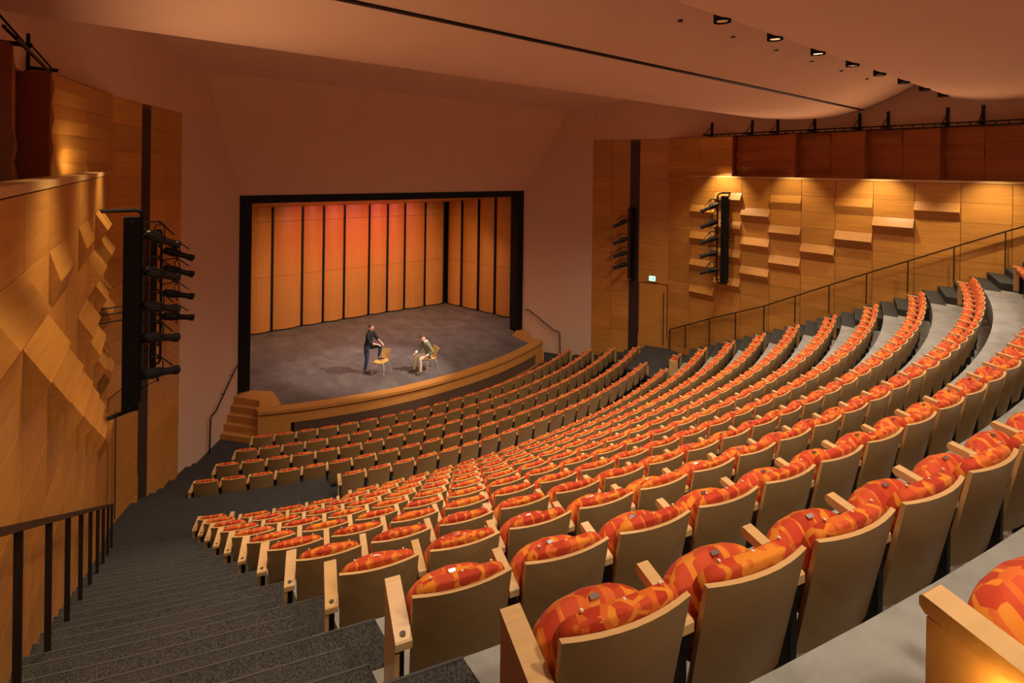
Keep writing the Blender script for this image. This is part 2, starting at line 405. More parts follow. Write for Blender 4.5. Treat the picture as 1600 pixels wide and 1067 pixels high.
for s, side in ((1, 'right'), (-1, 'left')):
    A = (s*7.6, -2.6); Bp = (s*9.0, -5.5)
    mb = MB()
    # backing of front splay, parapet wall and upper plaster wall
    e = (wall_x(-21)*s, -21)
    def slab(p, q, z0, z1, th, m=0):
        d = Vector((q[0]-p[0], q[1]-p[1])).normalized(); n = Vector((-d.y, d.x))
        if n.x*s < 0: n = -n
        poly = [p, q, (q[0]+n.x*th, q[1]+n.y*th), (p[0]+n.x*th, p[1]+n.y*th)]
        if (Vector((q[0]-p[0], q[1]-p[1]))).cross(Vector((n.x, n.y))) < 0: poly = poly[::-1]
        mb.prism(poly, z0, z1, m)
    slab(A, Bp, -1.3, 8.60, .25)
    slab((s*9.0, -5.5), (s*wall_x(-21), -21), -1.3, ZTOP-.02, .12)
    wl = struct(mb.build('wall_'+side, 'veneer_back')); walls[side] = wl
    # parapet cap and ledge floor behind it
    mb = MB()
    slab((s*8.97, -5.5), (s*(wall_x(-21)-.03), -21), ZTOP-.02, ZTOP+.045, .20)
    mb.build('parapet_cap', 'maple', wl)
    mb = MB()
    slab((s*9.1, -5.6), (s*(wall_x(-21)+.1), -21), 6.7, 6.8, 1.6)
    mb.build('ledge', 'veneer_shaded', wl)
    rz = frame((s*9.0, -5.5), (s*wall_x(-15.5), -15.5)) if s > 0 else frame((s*wall_x(-15.5), -15.5), (s*9.0, -5.5))
    for c in range(12):
        ya, yb = -5.5-c, -6.5-c
        org = (s*wall_x(ya), ya) if s > 0 else (s*wall_x(yb), yb)
        fz = floor_z(ya)-.55
        j = 0
        while True:
            zt = ZTOP-.03-CH*j
            if zt-CH*.2 < fz: break
            kind = FOLDS.get(c, {}).get(j, 0)
            inst('panel', PM[('flat', 'slight', 'fold')[kind]], wl, (org[0], org[1], zt), rz)
            j += 1
    # front splay: panels around the dark slot
    d = Vector((Bp[0]-A[0], Bp[1]-A[1])); L = d.length; u = d/L
    rzf = frame(A, Bp) if s > 0 else frame(Bp, A)
    def pf(t): return (A[0]+u.x*t, A[1]+u.y*t)
    cols = [(0, .86), (.86, 1.62), (2.02, L)]
    for a, b in cols:
        zt = 8.6; j = 0
        while zt > -.9:
            h = .54
            if a > 2 and 0.0 < zt-h < 2.62:
                if zt > 2.70:
                    h = zt-2.66
                else: zt -= .54; continue
            org = pf(a) if s > 0 else pf(b)
            if h > .03:
                inst('panel', panel_mesh(b-a, h), wl, (org[0], org[1], zt), rzf)
            zt -= h
    # vertical dark slot of ribbed metal
    mb = MB(); org = pf(1.62) if s > 0 else pf(2.02)
    mb.box((.2, -.004, 3.55), (.40, .012, 9.9), 0)
    for i in range(7): mb.box((.03+.34*i/6, -.014, 3.55), (.018, .02, 9.9), 1)
    o = mb.build('wall_grille', ['slot', 'mesh_metal'], wl); o.location = (org[0], org[1], 0); o.rotation_euler = (0, 0, rzf)
    # door leaf flush in the splay
    dr = empty('door_1' if s > 0 else 'door_2', (*(pf(2.06) if s > 0 else pf(L-.05)), .05), rzf); struct(dr)
    wd = L-.05-2.06
    MB().box((wd/2, -.012, 1.285), (wd, .024, 2.57)).build('door_leaf', 'veneer', dr)
    hx = wd-.10 if s > 0 else .10
    mb = MB(); mb.tube([(hx, -.09, .15), (hx, -.09, 2.3)], .016, 8)
    for z in (.3, 2.15): mb.tube([(hx, -.09, z), (hx, -.01, z)], .010, 6)
    mb.build('door_pull', 'bronze' if s > 0 else 'steel', dr, True)  # left pull's lit look is put into a brighter metal
    # upper saw-tooth bays
    ye = [-5.5, -8.0, -10.2, -12.2, -14.0, -15.8, -17.6, -19.4]
    rec_far, rec_near = (.55, .22) if s > 0 else (.95, .62)
    for b in range(7):
        xf = 8.97 if b == 0 else wall_x(ye[b])+rec_far
        xn = wall_x(ye[b+1])+(rec_near if not (b == 0 and s < 0) else .56)
        P0, P1 = (s*xf, ye[b]), (s*xn, ye[b+1])
        # box behind, with end face
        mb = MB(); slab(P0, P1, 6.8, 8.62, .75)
        mb.build('bay', 'veneer_shaded', wl)
        wdt = math.hypot(P1[0]-P0[0], P1[1]-P0[1])/2
        rzb = frame(P0, P1) if s > 0 else frame(P1, P0)
        rr = random.Random(b*7+(3 if s > 0 else 11))
        for c in range(2):
            t0 = c/2 if s > 0 else 1-(c+1)/2
            p = (P0[0]+(P1[0]-P0[0])*(t0 if s > 0 else t0+.5), P0[1]+(P1[1]-P0[1])*(t0 if s > 0 else t0+.5))
            for j in range(4):
                h = .445
                e = (rr.choice([0, 0, .03, .05]) if not (c == 1 and j == 3) else .06)*(1.5 if s > 0 else .6)
                inst('panel', panel_mesh(wdt, h, e, mt='veneer' if b == 0 else 'veneer_shaded'), wl, (p[0], p[1], 8.60-h*j), rzb)

# ------------------------------------------------------------------ front wall: white splays, sloping header, proscenium frame
HY, HZ = -1.67, 9.87
mb = MB()
def quad(a, b, c, d, m=0): mb.add([a, b, c, d], [(0, 1, 2, 3)], m)
for s in (-1, 1):
    t = .25
    P = [(s*5.8, 0.0), (s*7.6, -2.6), (s*7.85, -2.6), (s*6.1, .3), (s*5.8, .3)]
    if s > 0: P = P[::-1]
    mb.prism(P, -1.3, 8.60)
wf = struct(mb.build('wall_front', 'plaster_white'))
mb = MB()
hx0, hx1 = 5.80, 5.80+.6923*1.67
vs = [(-hx0, 0, 6.31), (hx0, 0, 6.31), (hx1, HY, HZ), (-hx1, HY, HZ), (-hx0, .35, 6.31), (hx0, .35, 6.31), (hx1, .3, HZ), (-hx1, .3, HZ)]
mb.add(vs, [(0, 1, 2, 3), (0, 4, 5, 1), (4, 7, 6, 5), (0, 3, 7, 4), (1, 5, 6, 2), (3, 2, 6, 7)])
struct(mb.build('wall_header', 'plaster'))
mb = MB()
for s in (-1, 1):
    mb.box((s*5.625, .2, 3.03), (.35, .46, 6.06))
mb.box((0, .2, 6.18), (11.6, .46, .26))
struct(mb.build('trim_1', 'black'))
# fine gap line between plaster wall and hall wall is left by geometry; side plaster above the panels
for s, side in ((1, 'right'), (-1, 'left')):
    mb = MB()
    L1 = [(s*5.8, 0), (s*7.6, -2.6), (s*9.0, -5.5), (s*9.95, -7.6), (s*10.5, -21)] if s < 0 else [(s*5.8, 0), (s*7.6, -2.6), (s*9.0, -5.5), (s*9.75, -7.4), (s*10.3, -21)]
    for a, b in zip(L1[:-1], L1[1:]):
        quad((a[0], a[1], 8.602), (b[0], b[1], 8.602), (b[0], b[1], 11.2), (a[0], a[1], 11.2))
        n = .15*s
        quad((a[0]+n, a[1], 8.602), (a[0]+n, a[1], 11.2), (b[0]+n, b[1], 11.2), (b[0]+n, b[1], 8.602))
        quad((a[0], a[1], 8.602), (a[0]+n, a[1], 8.602), (b[0]+n, b[1], 8.602), (b[0], b[1], 8.602))
    struct(mb.build('wall_upper_'+side, 'plaster'))
mb = MB(); mb.box((0, -21.15, 4.8), (22, .3, 13)); struct(mb.build('wall_back', 'plaster'))

# ------------------------------------------------------------------ ceiling: sloping soffit, flat deck, two hung clouds with a slot
mb = MB()
quad((-hx1-.1, HY, HZ), (hx1+.1, HY, HZ), (9.6, -5.0, 10.52), (-9.6, -5.0, 10.52))
quad((-9.6, -5.0, 10.52), (9.6, -5.0, 10.52), (10.8, -7.0, 10.9), (-10.8, -7.0, 10.9))
mb.box((0, -14, 11.0), (22, 14.6, .2))
struct(mb.build('ceiling', 'plaster'))
def cloud(prof, name, hw=9.25, th=.10):
    mb = MB(); n = len(prof)
    nx = 12
    rings = []
    for i in range(nx+1):
        x = -10.2+(hw+10.2)*i/nx
        rings.append([(x, y, z) for y, z in prof]+[(x, y, z+th) for y, z in prof[::-1]])
    mb.loft(rings)
    return struct(mb.build(name, 'plaster', None, True, angle=50))
def zc1(y):
    t = (y+10.85); return 9.06+.045*t*t if y > -10.85 else 9.06+.115*t*t
cloud([(-7.75-(4.33*i/12), zc1(-7.75-4.33*i/12)) for i in range(13)], 'ceiling_cloud')
cloud([(-12.17-(2.4*i/8), zc1(-12.17-2.4*i/8)) for i in range(9)], 'ceiling_cloud')
def zc2(y):
    t = (y+15.4); return 9.22+.14*t*t if y > -15.4 else 9.22+.03*t*t
cloud([(-14.35-(6.5*i/14), zc2(-14.35-6.5*i/14)) for i in range(15)], 'ceiling_cloud')
mb = MB(); mb.box((0, -12.125, zc1(-12.1)+.012), (18.9, .10, .02)); struct(mb.build('ceiling_slot', 'black'))

# ------------------------------------------------------------------ stage
st = empty('stage', (0, -2.9, -.9)); tag(st, 'dark floored stage platform with curved honey wood edge, grille and corner steps', 'stage')
sp = Vector((0, 2.9, .9))
def stbuild(mb, name, mt, smooth=False):
    o = mb.build(name, mt, st, smooth); o.location = sp; return o
RA, RI = 14.0, 13.63
def arcpts(r, x0, x1, n=40):
    return [(x0+(x1-x0)*i/n, YR-math.sqrt(r*r-(x0+(x1-x0)*i/n)**2)) for i in range(n+1)]
mb = MB()
inner = arcpts(RI, -4.88, 5.0)
poly = inner+[(5.0, -.45), (5.35, 0), (5.35, .42), (7.4, .42), (7.4, 7.6), (-7.4, 7.6), (-7.4, .42), (-5.45, .42), (-5.45, 0.0), (-4.86, -.5)]
mb.prism(poly, -.06, 0)
stbuild(mb, 'stage_floor', 'stage_floor')
mb = MB(); mb.prism([(-7.4, .42), (7.4, .42), (7.4, 7.6), (-7.4, 7.6)], -.9, -.07); stbuild(mb, 'stage_base', 'black')
mb = MB()
o_, i_ = arcpts(RA, -5.54, 5.54), arcpts(RI, -5.54+.0, 5.54)
for k in range(40):
    mb.prism([o_[k], o_[k+1], i_[k+1], i_[k]], -.085, .006)
stbuild(mb, 'stage_lip', 'stage_wood', False)
mb = MB()
f_ = arcpts(RA-.05, -5.52, 5.52); b_ = arcpts(RA-.35, -5.52, 5.52)
for k in range(40):
    x = (f_[k][0]+f_[k+1][0])/2
    if -4.66 < x < 4.98:
        mb.prism([f_[k], f_[k+1], b_[k+1], b_[k]], -.95, -.83); mb.prism([f_[k], f_[k+1], b_[k+1], b_[k]], -.42, -.14)
    else: mb.prism([f_[k], f_[k+1], b_[k+1], b_[k]], -.95, -.14)
stbuild(mb, 'stage_front', 'stage_wood')
mb = MB()
g_ = arcpts(RA-.10, -5.52, 5.52); h_ = arcpts(RA-.30, -5.52, 5.52)
for k in range(40): mb.prism([g_[k], g_[k+1], h_[k+1], h_[k]], -.135, -.086)
stbuild(mb, 'shadow_gap', 'black'); mb = MB()
for k in range(40):
    if -4.66 < (g_[k][0]+g_[k+1][0])/2 < 4.98: mb.prism([g_[k], g_[k+1], h_[k+1], h_[k]], -.84, -.41)
stbuild(mb, 'grille_back', 'black')
mb = MB()
for j in range(11):
    z = -.815+.0385*j
    p_ = arcpts(RA-.055, -4.60, 4.95); q_ = arcpts(RA-.09, -4.60, 4.95)
    for k in range(40): mb.prism([p_[k], p_[k+1], q_[k+1], q_[k]], z, z+.015)
gr = stbuild(mb, 'grille_bars', 'louvre'); gr['kind'] = 'stuff'
for s in (-1, 1):
    # corner landing and steps
    def mir(poly): return [(s*x, y) for x, y in (poly if s > 0 else poly[::-1])]
    mb = MB(); mb.prism(mir([(4.86, -1.6), (5.54, -1.75), (5.30, -.85), (5.8, -.03), (5.45, 0), (4.86, -.5)]), -.9, 0.003)
    stbuild(mb, 'corner_landing', 'stage_wood')
    bot = ((6.41, -.84), (5.52, -1.88)); top = ((5.83, -.03), (5.12, -.95))
    for j in range(5):
        t = (j+1)/5.0
        a = [(bot[i][0]+(top[i][0]-bot[i][0])*(j/5), bot[i][1]+(top[i][1]-bot[i][1])*(j/5)) for i in (0, 1)]
        mb = MB(); mb.prism(mir([a[1], a[0], top[0], top[1]]), -.95, -.95+.19*(j+1)-(.003 if j == 4 else 0))
        stbuild(mb, 'stage_step', 'stage_wood')
# orchestra shell
sh = empty('orchestra_shell', (0, 5.9, 0)); tag(sh, 'amber lit wooden orchestra shell of tall bowed panels behind the stage', 'stage shell')
def shell_run(pts, bow=.12):
    for (a, b) in zip(pts[:-1], pts[1:]):
        d = Vector((b[0]-a[0], b[1]-a[1])); L = d.length; u = d/L; n = Vector((u.y, -u.x))
        if n.dot(Vector((0-a[0], 2-a[1]))) < 0: n = -n
        g = .055
        ztp = 6.13-(min(a[1], b[1])-.45)*.1162
        for z0, z1 in ((.06, 2.425), (2.437, 4.825), (4.837, ztp)):
            mb = MB(); front = []; back = []
            for i in range(9):
                t = g+(L-2*g)*i/8; k = bow*(1-((i-4)/4)**2)
                p = Vector(a)+u*t+n*k; q = p-n*.03
                front.append(p); back.append(q)
            poly = front+back[::-1]
            ar = sum(poly[i].x*poly[(i+1) % 18].y-poly[(i+1) % 18].x*poly[i].y for i in range(18))
            if ar < 0: poly = poly[::-1]
            mb.prism([tuple(p) for p in poly], z0, z1)
            o = mb.build('shell_panel', 'shell', sh, True, angle=30); o.location = (0, -5.9, 0)
    for a in pts:
        mb = MB(); hj = 6.10-(a[1]-.45)*.1162; mb.box((a[0], a[1]+.03, hj/2), (.09, .12, hj)); o = mb.build('shell_joint', 'black', sh); o.location = (0, -5.9, 0)
shell_run([(-5.25, 5.95), (-4.45, 5.95), (-3.52, 5.95), (-2.24, 6.0), (-1.29, 6.0), (-.31, 6.0), (.92, 6.0), (1.87, 5.98), (2.80, 5.95), (3.95, 5.92), (5.07, 5.88)])
shell_run([(5.24, 5.78), (5.53, 4.78), (5.85, 3.67), (6.16, 2.63), (6.42, 1.60), (6.62, .62)])
shell_run([(-5.40, 5.78), (-5.60, 4.78), (-5.87, 3.67), (-6.18, 2.63), (-6.44, 1.60), (-6.64, .62)])
mb = MB(); mb.add([(-7.2, .45, 6.10), (7.2, .45, 6.10), (7.2, 6.3, 5.42), (-7.2, 6.3, 5.42), (-7.2, .45, 6.16), (7.2, .45, 6.16), (7.2, 6.3, 5.48), (-7.2, 6.3, 5.48)],
                  [(0, 3, 2, 1), (4, 5, 6, 7), (0, 1, 5, 4), (3, 7, 6, 2), (0, 4, 7, 3), (1, 2, 6, 5)])
o = mb.build('shell_canopy', 'shell', sh); o.location = (0, -5.9, 0)
mb = MB()
mb.box((0, 7.7, 2.8), (15.2, .1, 7.6)); mb.box((-7.5, 4, 2.8), (.1, 7.4, 7.6)); mb.box((7.5, 4, 2.8), (.1, 7.4, 7.6)); mb.box((0, 4, 6.6), (15.2, 7.4, .1))
struct(mb.build('wall_leak_mask', 'black'))  # unseen black box added around the shell to block light leaks

# ------------------------------------------------------------------ hand rails
def stage_rail(s, label):
    t = empty('stage_handrail', (s*6.74, -1.50, -.9)); tag(t, label, 'handrail')
    pts = [(5.84, -.20, .95), (5.92, -.36, .93), (6.58, -1.33, .14), (6.68, -1.47, .12), (6.73, -1.53, .07), (6.75, -1.56, -.9)]
    P = [(s*x, y, z) for x, y, z in pts]; off = Vector((-s*6.74, 1.50, .9))
    mb = MB(); mb.tube([Vector(p)+off for p in P], .022, 8); mb.build('rail', 'black_metal', t, True)
    for f in (.12, .55):
        p = Vector(P[1]).lerp(Vector(P[2]), f)
        mb = MB(); mb.tube([p+off, p+off+Vector((0, 0, -.06)), p+off+Vector((s*.10, .06, -.07))], .012, 6); mb.build('bracket', 'black_metal', t, True)
stage_rail(-1, 'black handrail on pale wall beside wooden stage steps left of the stage')
stage_rail(1, 'black handrail on pale wall above stage steps right of the stage')
def aisle_rail(s, label):
    t = empty('aisle_railing', (s*8.86, -5.71, .05)); tag(t, label, 'railing')
    def at(y): return Vector((s*(8.86+.04*(-5.71-y)), y, 0))
    ztop = lambda y: np.interp(-y, [5.71, 7.4, 9.4, 11.4, 12.4, 13.4, 14.4, 15.4, 20], [.91, 1.74, 2.65, 3.74, 4.28, 4.80, 5.33, 5.85, 8.1])
    zbot = lambda y: np.interp(-y, [5.71, 7.4, 9.4, 11.4, 12.4, 13.4, 14.4, 15.4, 20], [.05, .76, 1.78, 2.86, 3.36, 3.88, 4.38, 4.90, 7.2])
    if s < 0:
        ztop = lambda y: 1.49+.533*(-7.27-y)
        zbot = lambda y: ztop(y)-.93
    off = Vector((-s*8.86, 5.71, -.05))
    ys = [-5.71, -6.4, -7.4, -8.4, -9.4, -10.4, -11.4, -12.4, -13.4, -14.4, -15.4, -16.4]
    if s < 0: ys = ys[1:]
    for y in ys:
        p = at(y)+off
        mb = MB(); h = ztop(y)-zbot(y)
        mb.box((p.x, p.y, ztop(y)-.05-h/2), (.038, .025, h)); mb.build('post', 'bronze', t)
    mb = MB(); rings = []
    for y in ys:
        p = at(y)+off; z = ztop(y)-.05
        rings.append([(p.x+dx, p.y, z+dz) for dx, dz in ((-.03, -.022), (.03, -.022), (.03, .022), (-.03, .022))])
    mb.loft(rings); mb.build('top_rail', 'bronze', t)
aisle_rail(-1, 'dark bronze railing climbing the carpeted aisle beside the left wall')
aisle_rail(1, 'thin dark railing climbing the far aisle along the right wall')

# ------------------------------------------------------------------ theatre seats
def superq(a, b, c, e1, e2, nu=22, nv=12):
    V = []; Fc = []
    pw = lambda t, e: math.copysign(abs(t)**e, t)
    for j in range(1, nv):
        et = -math.pi/2+math.pi*j/nv
        for i in range(nu):
            om = 2*math.pi*i/nu
            V.append((a*pw(math.cos(et), e1)*pw(math.cos(om), e2), b*pw(math.cos(et), e1)*pw(math.sin(om), e2), c*pw(math.sin(et), e1)))
    for j in range(nv-2):
        for i in range(nu): Fc.append((j*nu+i, j*nu+(i+1) % nu, (j+1)*nu+(i+1) % nu, (j+1)*nu+i))
    V += [(0, 0, -c), (0, 0, c)]; k = len(V)
    for i in range(nu):
        Fc.append((k-2, (i+1) % nu, i)); Fc.append((k-1, (nv-2)*nu+i, (nv-2)*nu+(i+1) % nu))
    return V, Fc
PT = .745    # panel top above tread
def seat_parts(lo=False):
    P = {}
    # back panel: bowed, raked sheet
    mb = MB(); nx = 4 if lo else 8; th = .02
    def bw(x): return -.055+.035*(x/.243)**2
    def bk(x, z, t):   # raked & bowed position
        f = (PT-z)/.50
        return (x*(1-.05*f), bw(x)+.10*f+t, z)
    fr, bc = [], []
    zs = [PT, .50, .22]
    for z in zs:
        bc.append([bk(-.243+.486*i/nx, z, 0) for i in range(nx+1)]); fr.append([bk(-.243+.486*i/nx, z, th) for i in range(nx+1)])
    V = [p for r_ in bc for p in r_]+[p for r_ in fr for p in r_]; n1 = nx+1; K = len(zs)*n1
    face, edge = [], []
    for r_ in range(len(zs)-1):
        for i in range(nx):
            a, b = r_*n1+i, r_*n1+i+1
            face.append((a, a+n1, b+n1, b)); face.append((K+a, K+b, K+b+n1, K+a+n1))
        edge.append((r_*n1, K+r_*n1, K+(r_+1)*n1, (r_+1)*n1)); edge.append((r_*n1+nx, (r_+1)*n1+nx, K+(r_+1)*n1+nx, K+r_*n1+nx))
    for i in range(nx):
        edge.append((i, i+1, K+i+1, K+i)); l = (len(zs)-1)*n1; edge.append((l+i, K+l+i, K+l+i+1, l+i+1))
    mb.add(V, face, 0); mb.add(V, edge, 1)
    P['back_panel'] = (mb, ['seat_back', 'maple'], True)
    # back cushion
    mb = MB(); v, f = superq(.238, .040, .205, .40, .45, *((14, 8) if lo else (34, 18)))
    out = []
    for x, y, z in v:
        zz = z+.578-.016*(x/.238)**2*(z > 0)
        fz = (PT-zz)/.50
        out.append((x*(1-.03*fz), bw(x)+.058+y+.10*fz, zz))
    mb.add(out, f, 0)
    if not lo:
        for x in (-.15, 0, .15): mb.box((x, bw(x)+.066, .781), (.010, .010, .006), 1)
        for x in (-.08, .08): mb.box((x, bw(x)+.105, .72), (.010, .010, .010), 1)
    P['back_cushion'] = (mb, ['fabric', 'white_dot'], True)
    # tipped-up seat with an arched front edge
    mb = MB(); v, f = superq(.236, .165, .064, .55, .45, *((14, 8) if lo else (36, 18)))
    rot = Matrix.Rotation(R(58), 3, 'X')
    pc = Vector((0, .172, .490))
    def padp(x, y, z):
        yy = y if y < 0 else y*(1-.30*(x/.236)**2)
        return rot @ Vector((x, yy, z+.014*(1-(x/.236)**2)))+pc
    mb.add([padp(*q) for q in v], f, 0)
    if not lo:
        for x in (-.10, .10): mb.box(padp(x, .05, .070), (.010, .010, .010), 1)
    P['seat_cushion'] = (mb, ['fabric', 'white_dot'], True)
    mb = MB(); mb.box(padp(0, .146, .056), (.036, .018, .006), 0, Matrix.Rotation(R(14), 3, "X")); 
    P['number_plate'] = (mb, ['steel'], False)
    # arm
    def arm(wd, x, y0):
        mb = MB(); y1 = .29; h = .040; c = .007
        zt = lambda y: .590+.04*(y+.05)/.34
        prof = [(y0, zt(y0)-h), (y1-.012, zt(y1)-h), (y1, zt(y1)-h+.012), (y1, zt(y1)-c), (y1-c, zt(y1)), (y0+c, zt(y0)), (y0, zt(y0)-c)]
        A = [[(x-wd/2, y, z) for y, z in prof], [(x+wd/2, y, z) for y, z in prof]]
        mb.loft(A); return mb
    P['armrest'] = (arm(.052, -.28, .03), ['maple'], False)
    P['armrest_wide'] = (arm(.076, -.285, -.05), ['maple'], False)
    mb = MB(); mb.box((-.28, .14, .53), (.034, .20, .06)); mb.box((-.28, .12, .27), (.034, .13, .54))
    if not lo:
        for z in (.10, .14): mb.tube([(-.262, .065, z), (-.255, .050, z)], .006, 6, 1)
    P['standard'] = (mb, ['black_metal', 'steel'], False)
    mb = MB(); mb.prism([(-.322, -.03), (-.300, -.03), (-.300, .275), (-.322, .275)], .05, .584)
    P['end_panel'] = (mb, ['maple'], False)
    mb = MB(); mb.tube([(-.285, -.015, .594), (-.285, -.015, .598)], .014, 14)
    P['arm_disc'] = (mb, ['dark_disc'], False)
    return P
SP = seat_parts(); LO = seat_parts(True)
SM = {k: mb.mesh('seat_'+k, ms, sm, 45) for k, (mb, ms, sm) in SP.items()}
def mirror_mesh(k):
    mb, ms, sm = SP[k]; m2 = MB(); m2.v = [(-x, y, z) for x, y, z in mb.v]; m2.f = [f[::-1] for f in mb.f]; m2.mi = mb.mi
    return m2.mesh('seat_'+k+'_right', ms, sm, 45)
SMR = {k: mirror_mesh(k) for k in ('armrest', 'armrest_wide', 'standard', 'end_panel', 'arm_disc')}
seats = []   # (row no, index, pos, theta, first, last, count)
def add_row(rowno, r, z, idxs, N, shift=0):
    for q, i in enumerate(idxs):
        a = (i+.5-N/2)*PITCH+shift; th = a/r
        first = (i-1) not in idxs; last = (i+1) not in idxs
        x, y = pt(r, th)
        seats.append(dict(row=rowno, q=q+1, n=len(idxs), i=i, p=(x, y, z), th=th, first=first, last=last))
for k, (r, z, n, shf) in enumerate(FRONT): add_row(k+1, r, z, list(range(n)), n, shf)
add_row(6, REAR[0][0], REAR[0][1], [0]+list(range(5, 25))+[27], 28)
for k in range(1, 10): add_row(6+k, REAR[k][0], REAR[k][1], list(range(28)), 28)
add_row(16, REAR[10][0], REAR[10][1], list(range(16)), 28)
add_row(17, REAR[11][0]-.045, REAR[11][1], [1, 2, 3, 4], 28, -.075)
for sd in seats:
    v = Vector(sd['p'])+Vector((0, 0, .6))-CAM; sd['d'] = v.dot(fw)
seats.sort(key=lambda s_: s_['d'])
near, far = seats[:300], seats[300:]
near.sort(key=lambda s_: (s_['row'], s_['i']))
ROWN = ['front row', 'second row', 'third row', 'fourth row', 'fifth row', 'first row behind the cross aisle'] + [wn(k)+' row behind the cross aisle' for k in range(2, 12)]+['topmost row beside the camera']
for k in range(5): ROWN[k] = wn(k+1)+' row from the stage'
def seat_label(sd):
    n, q = sd['n'], sd['q']
    if sd['row'] == 16: n = 99
    if sd['row'] == 17: return ['orange patterned auditorium seat at lower right corner with lit wooden end panel'][0] if q == 1 else 'orange patterned auditorium seat, %s seat of the topmost row' % wn(q)
    if q <= (n+1)//2:
        return 'orange patterned auditorium seat, %s from the left end, %s' % (wn(q), ROWN[sd['row']-1])
    return 'orange patterned auditorium seat, %s from the right end, %s' % (wn(n+1-q), ROWN[sd['row']-1])
ngrp = {}
for sd in near:
    o = empty('auditorium_seat', sd['p'], sd['th'])
    tag(o, seat_label(sd), 'seat', 'upholstered auditorium seats')
    for k in ('back_panel', 'back_cushion', 'seat_cushion', 'number_plate'): inst(k, SM[k], o)
    e = sd['first']
    inst('armrest', SM['armrest_wide' if e else 'armrest'], o); inst('standard', SM['standard'], o)
    if e: inst('end_panel', SM['end_panel'], o); inst('arm_disc', SM['arm_disc'], o)
    if sd['row'] == 17 and e:
        MB().box((-.305, .10, .535), (.012, .16, .010)).build('aisle_light', 'aisle_glow', o)
        l_ = bpy.data.lights.new('aisle_lamp', 'POINT'); l_.energy = .9; l_.color = (1, .50, .10); l_.shadow_soft_size = .02; lo = bpy.data.objects.new('aisle_lamp', l_); C.objects.link(lo); lo.parent = o; lo.location = (-.345, .10, .52)
    if sd['last']:
        inst('armrest', SMR['armrest_wide'], o); inst('standard', SMR['standard'], o); inst('end_panel', SMR['end_panel'], o); inst('arm_disc', SMR['arm_disc'], o)
mats = ['seat_back', 'maple', 'fabric', 'white_dot', 'steel', 'black_metal', 'dark_disc']
big = MB()
for sd in far:
    T = Matrix.Translation(sd['p']) @ Matrix.Rotation(sd['th'], 4, 'Z')
    keys = ['back_panel', 'back_cushion', 'seat_cushion', 'armrest', 'standard']
    def addp(k, mirror=False):
        mb, ms, sm = LO[k]
        vs = [T @ Vector((-x if mirror else x, y, z)) for x, y, z in mb.v]
        kk = len(big.v); big.v += [tuple(p) for p in vs]
        big.f += [tuple(i+kk for i in (f[::-1] if mirror else f)) for f in mb.f]; big.mi += [mats.index(ms[i]) for i in mb.mi]
    for k in keys: addp(k)
    if sd['first']: addp('end_panel')
    if sd['last']: addp('armrest', True); addp('standard', True); addp('end_panel', True)
if far:
    o = big.build('distant_seats', mats, None, True, angle=45); o['kind'] = 'stuff'
    tag(o, 'far orange patterned auditorium seats nearest the stage and right wall', 'seats')

# ------------------------------------------------------------------ stage lights, towers, downlights
def spotlight(name_label, loc, aim, hang, group, big=1.0, gloss=False):
    """profile spotlight: barrel, lens tube, rear lamp house, yoke, hook arm to the pipe (hang = world point)"""
    t = empty('spotlight', loc); tag(t, name_label, 'spotlight', group)
    d = (Vector(aim)-Vector(loc)).normalized(); mt = 'black_gloss' if gloss else 'black_metal'; k = big
    mb = MB(); mb.tube([-d*.30*k, -d*.27*k, -d*.10*k, d*.0, d*.06*k], [.05*k, .085*k, .095*k, .085*k, .075*k], 14); mb.build('lamp_house', mt, t, True)
    mb = MB(); mb.tube([d*.05*k, d*.30*k, d*.31*k, d*.38*k], [.062*k, .062*k, .075*k, .08*k], 14); mb.tube([d*.381*k, d*.384*k], .06*k, 14, 1); mb.build('lens_tube', [mt, 'lens'], t, True)
    sd_ = d.cross(Vector((0, 0, 1))).normalized()
    mb = MB(); top = Vector((0, 0, .24*k))
    mb.tube([sd_*.11*k, sd_*.11*k+Vector((0, 0, .18*k)), sd_*.07*k+top, -sd_*.07*k+top, -sd_*.11*k+Vector((0, 0, .18*k)), -sd_*.11*k], .010*k, 6); mb.build('yoke', mt, t, True)
    h = Vector(hang)-Vector(loc)
    mb = MB(); mb.tube([top, top+Vector((0, 0, .05*k))], .014*k, 6); mb.tube([h, top+Vector((0, 0, .06*k))], .014*k, 8); mb.tube([top+Vector((0, 0, .06*k)), top+Vector((0, 0, .06*k))-h.normalized()*.35*k], .012*k, 8); mb.build('hang_arm', mt, t, True)
    q = Vector((0, 0, -.10*k))
    mb = MB(); mb.tube([q, q+Vector((0, 0, -.05*k))], .018*k, 6); mb.build('knob', mt, t, True)
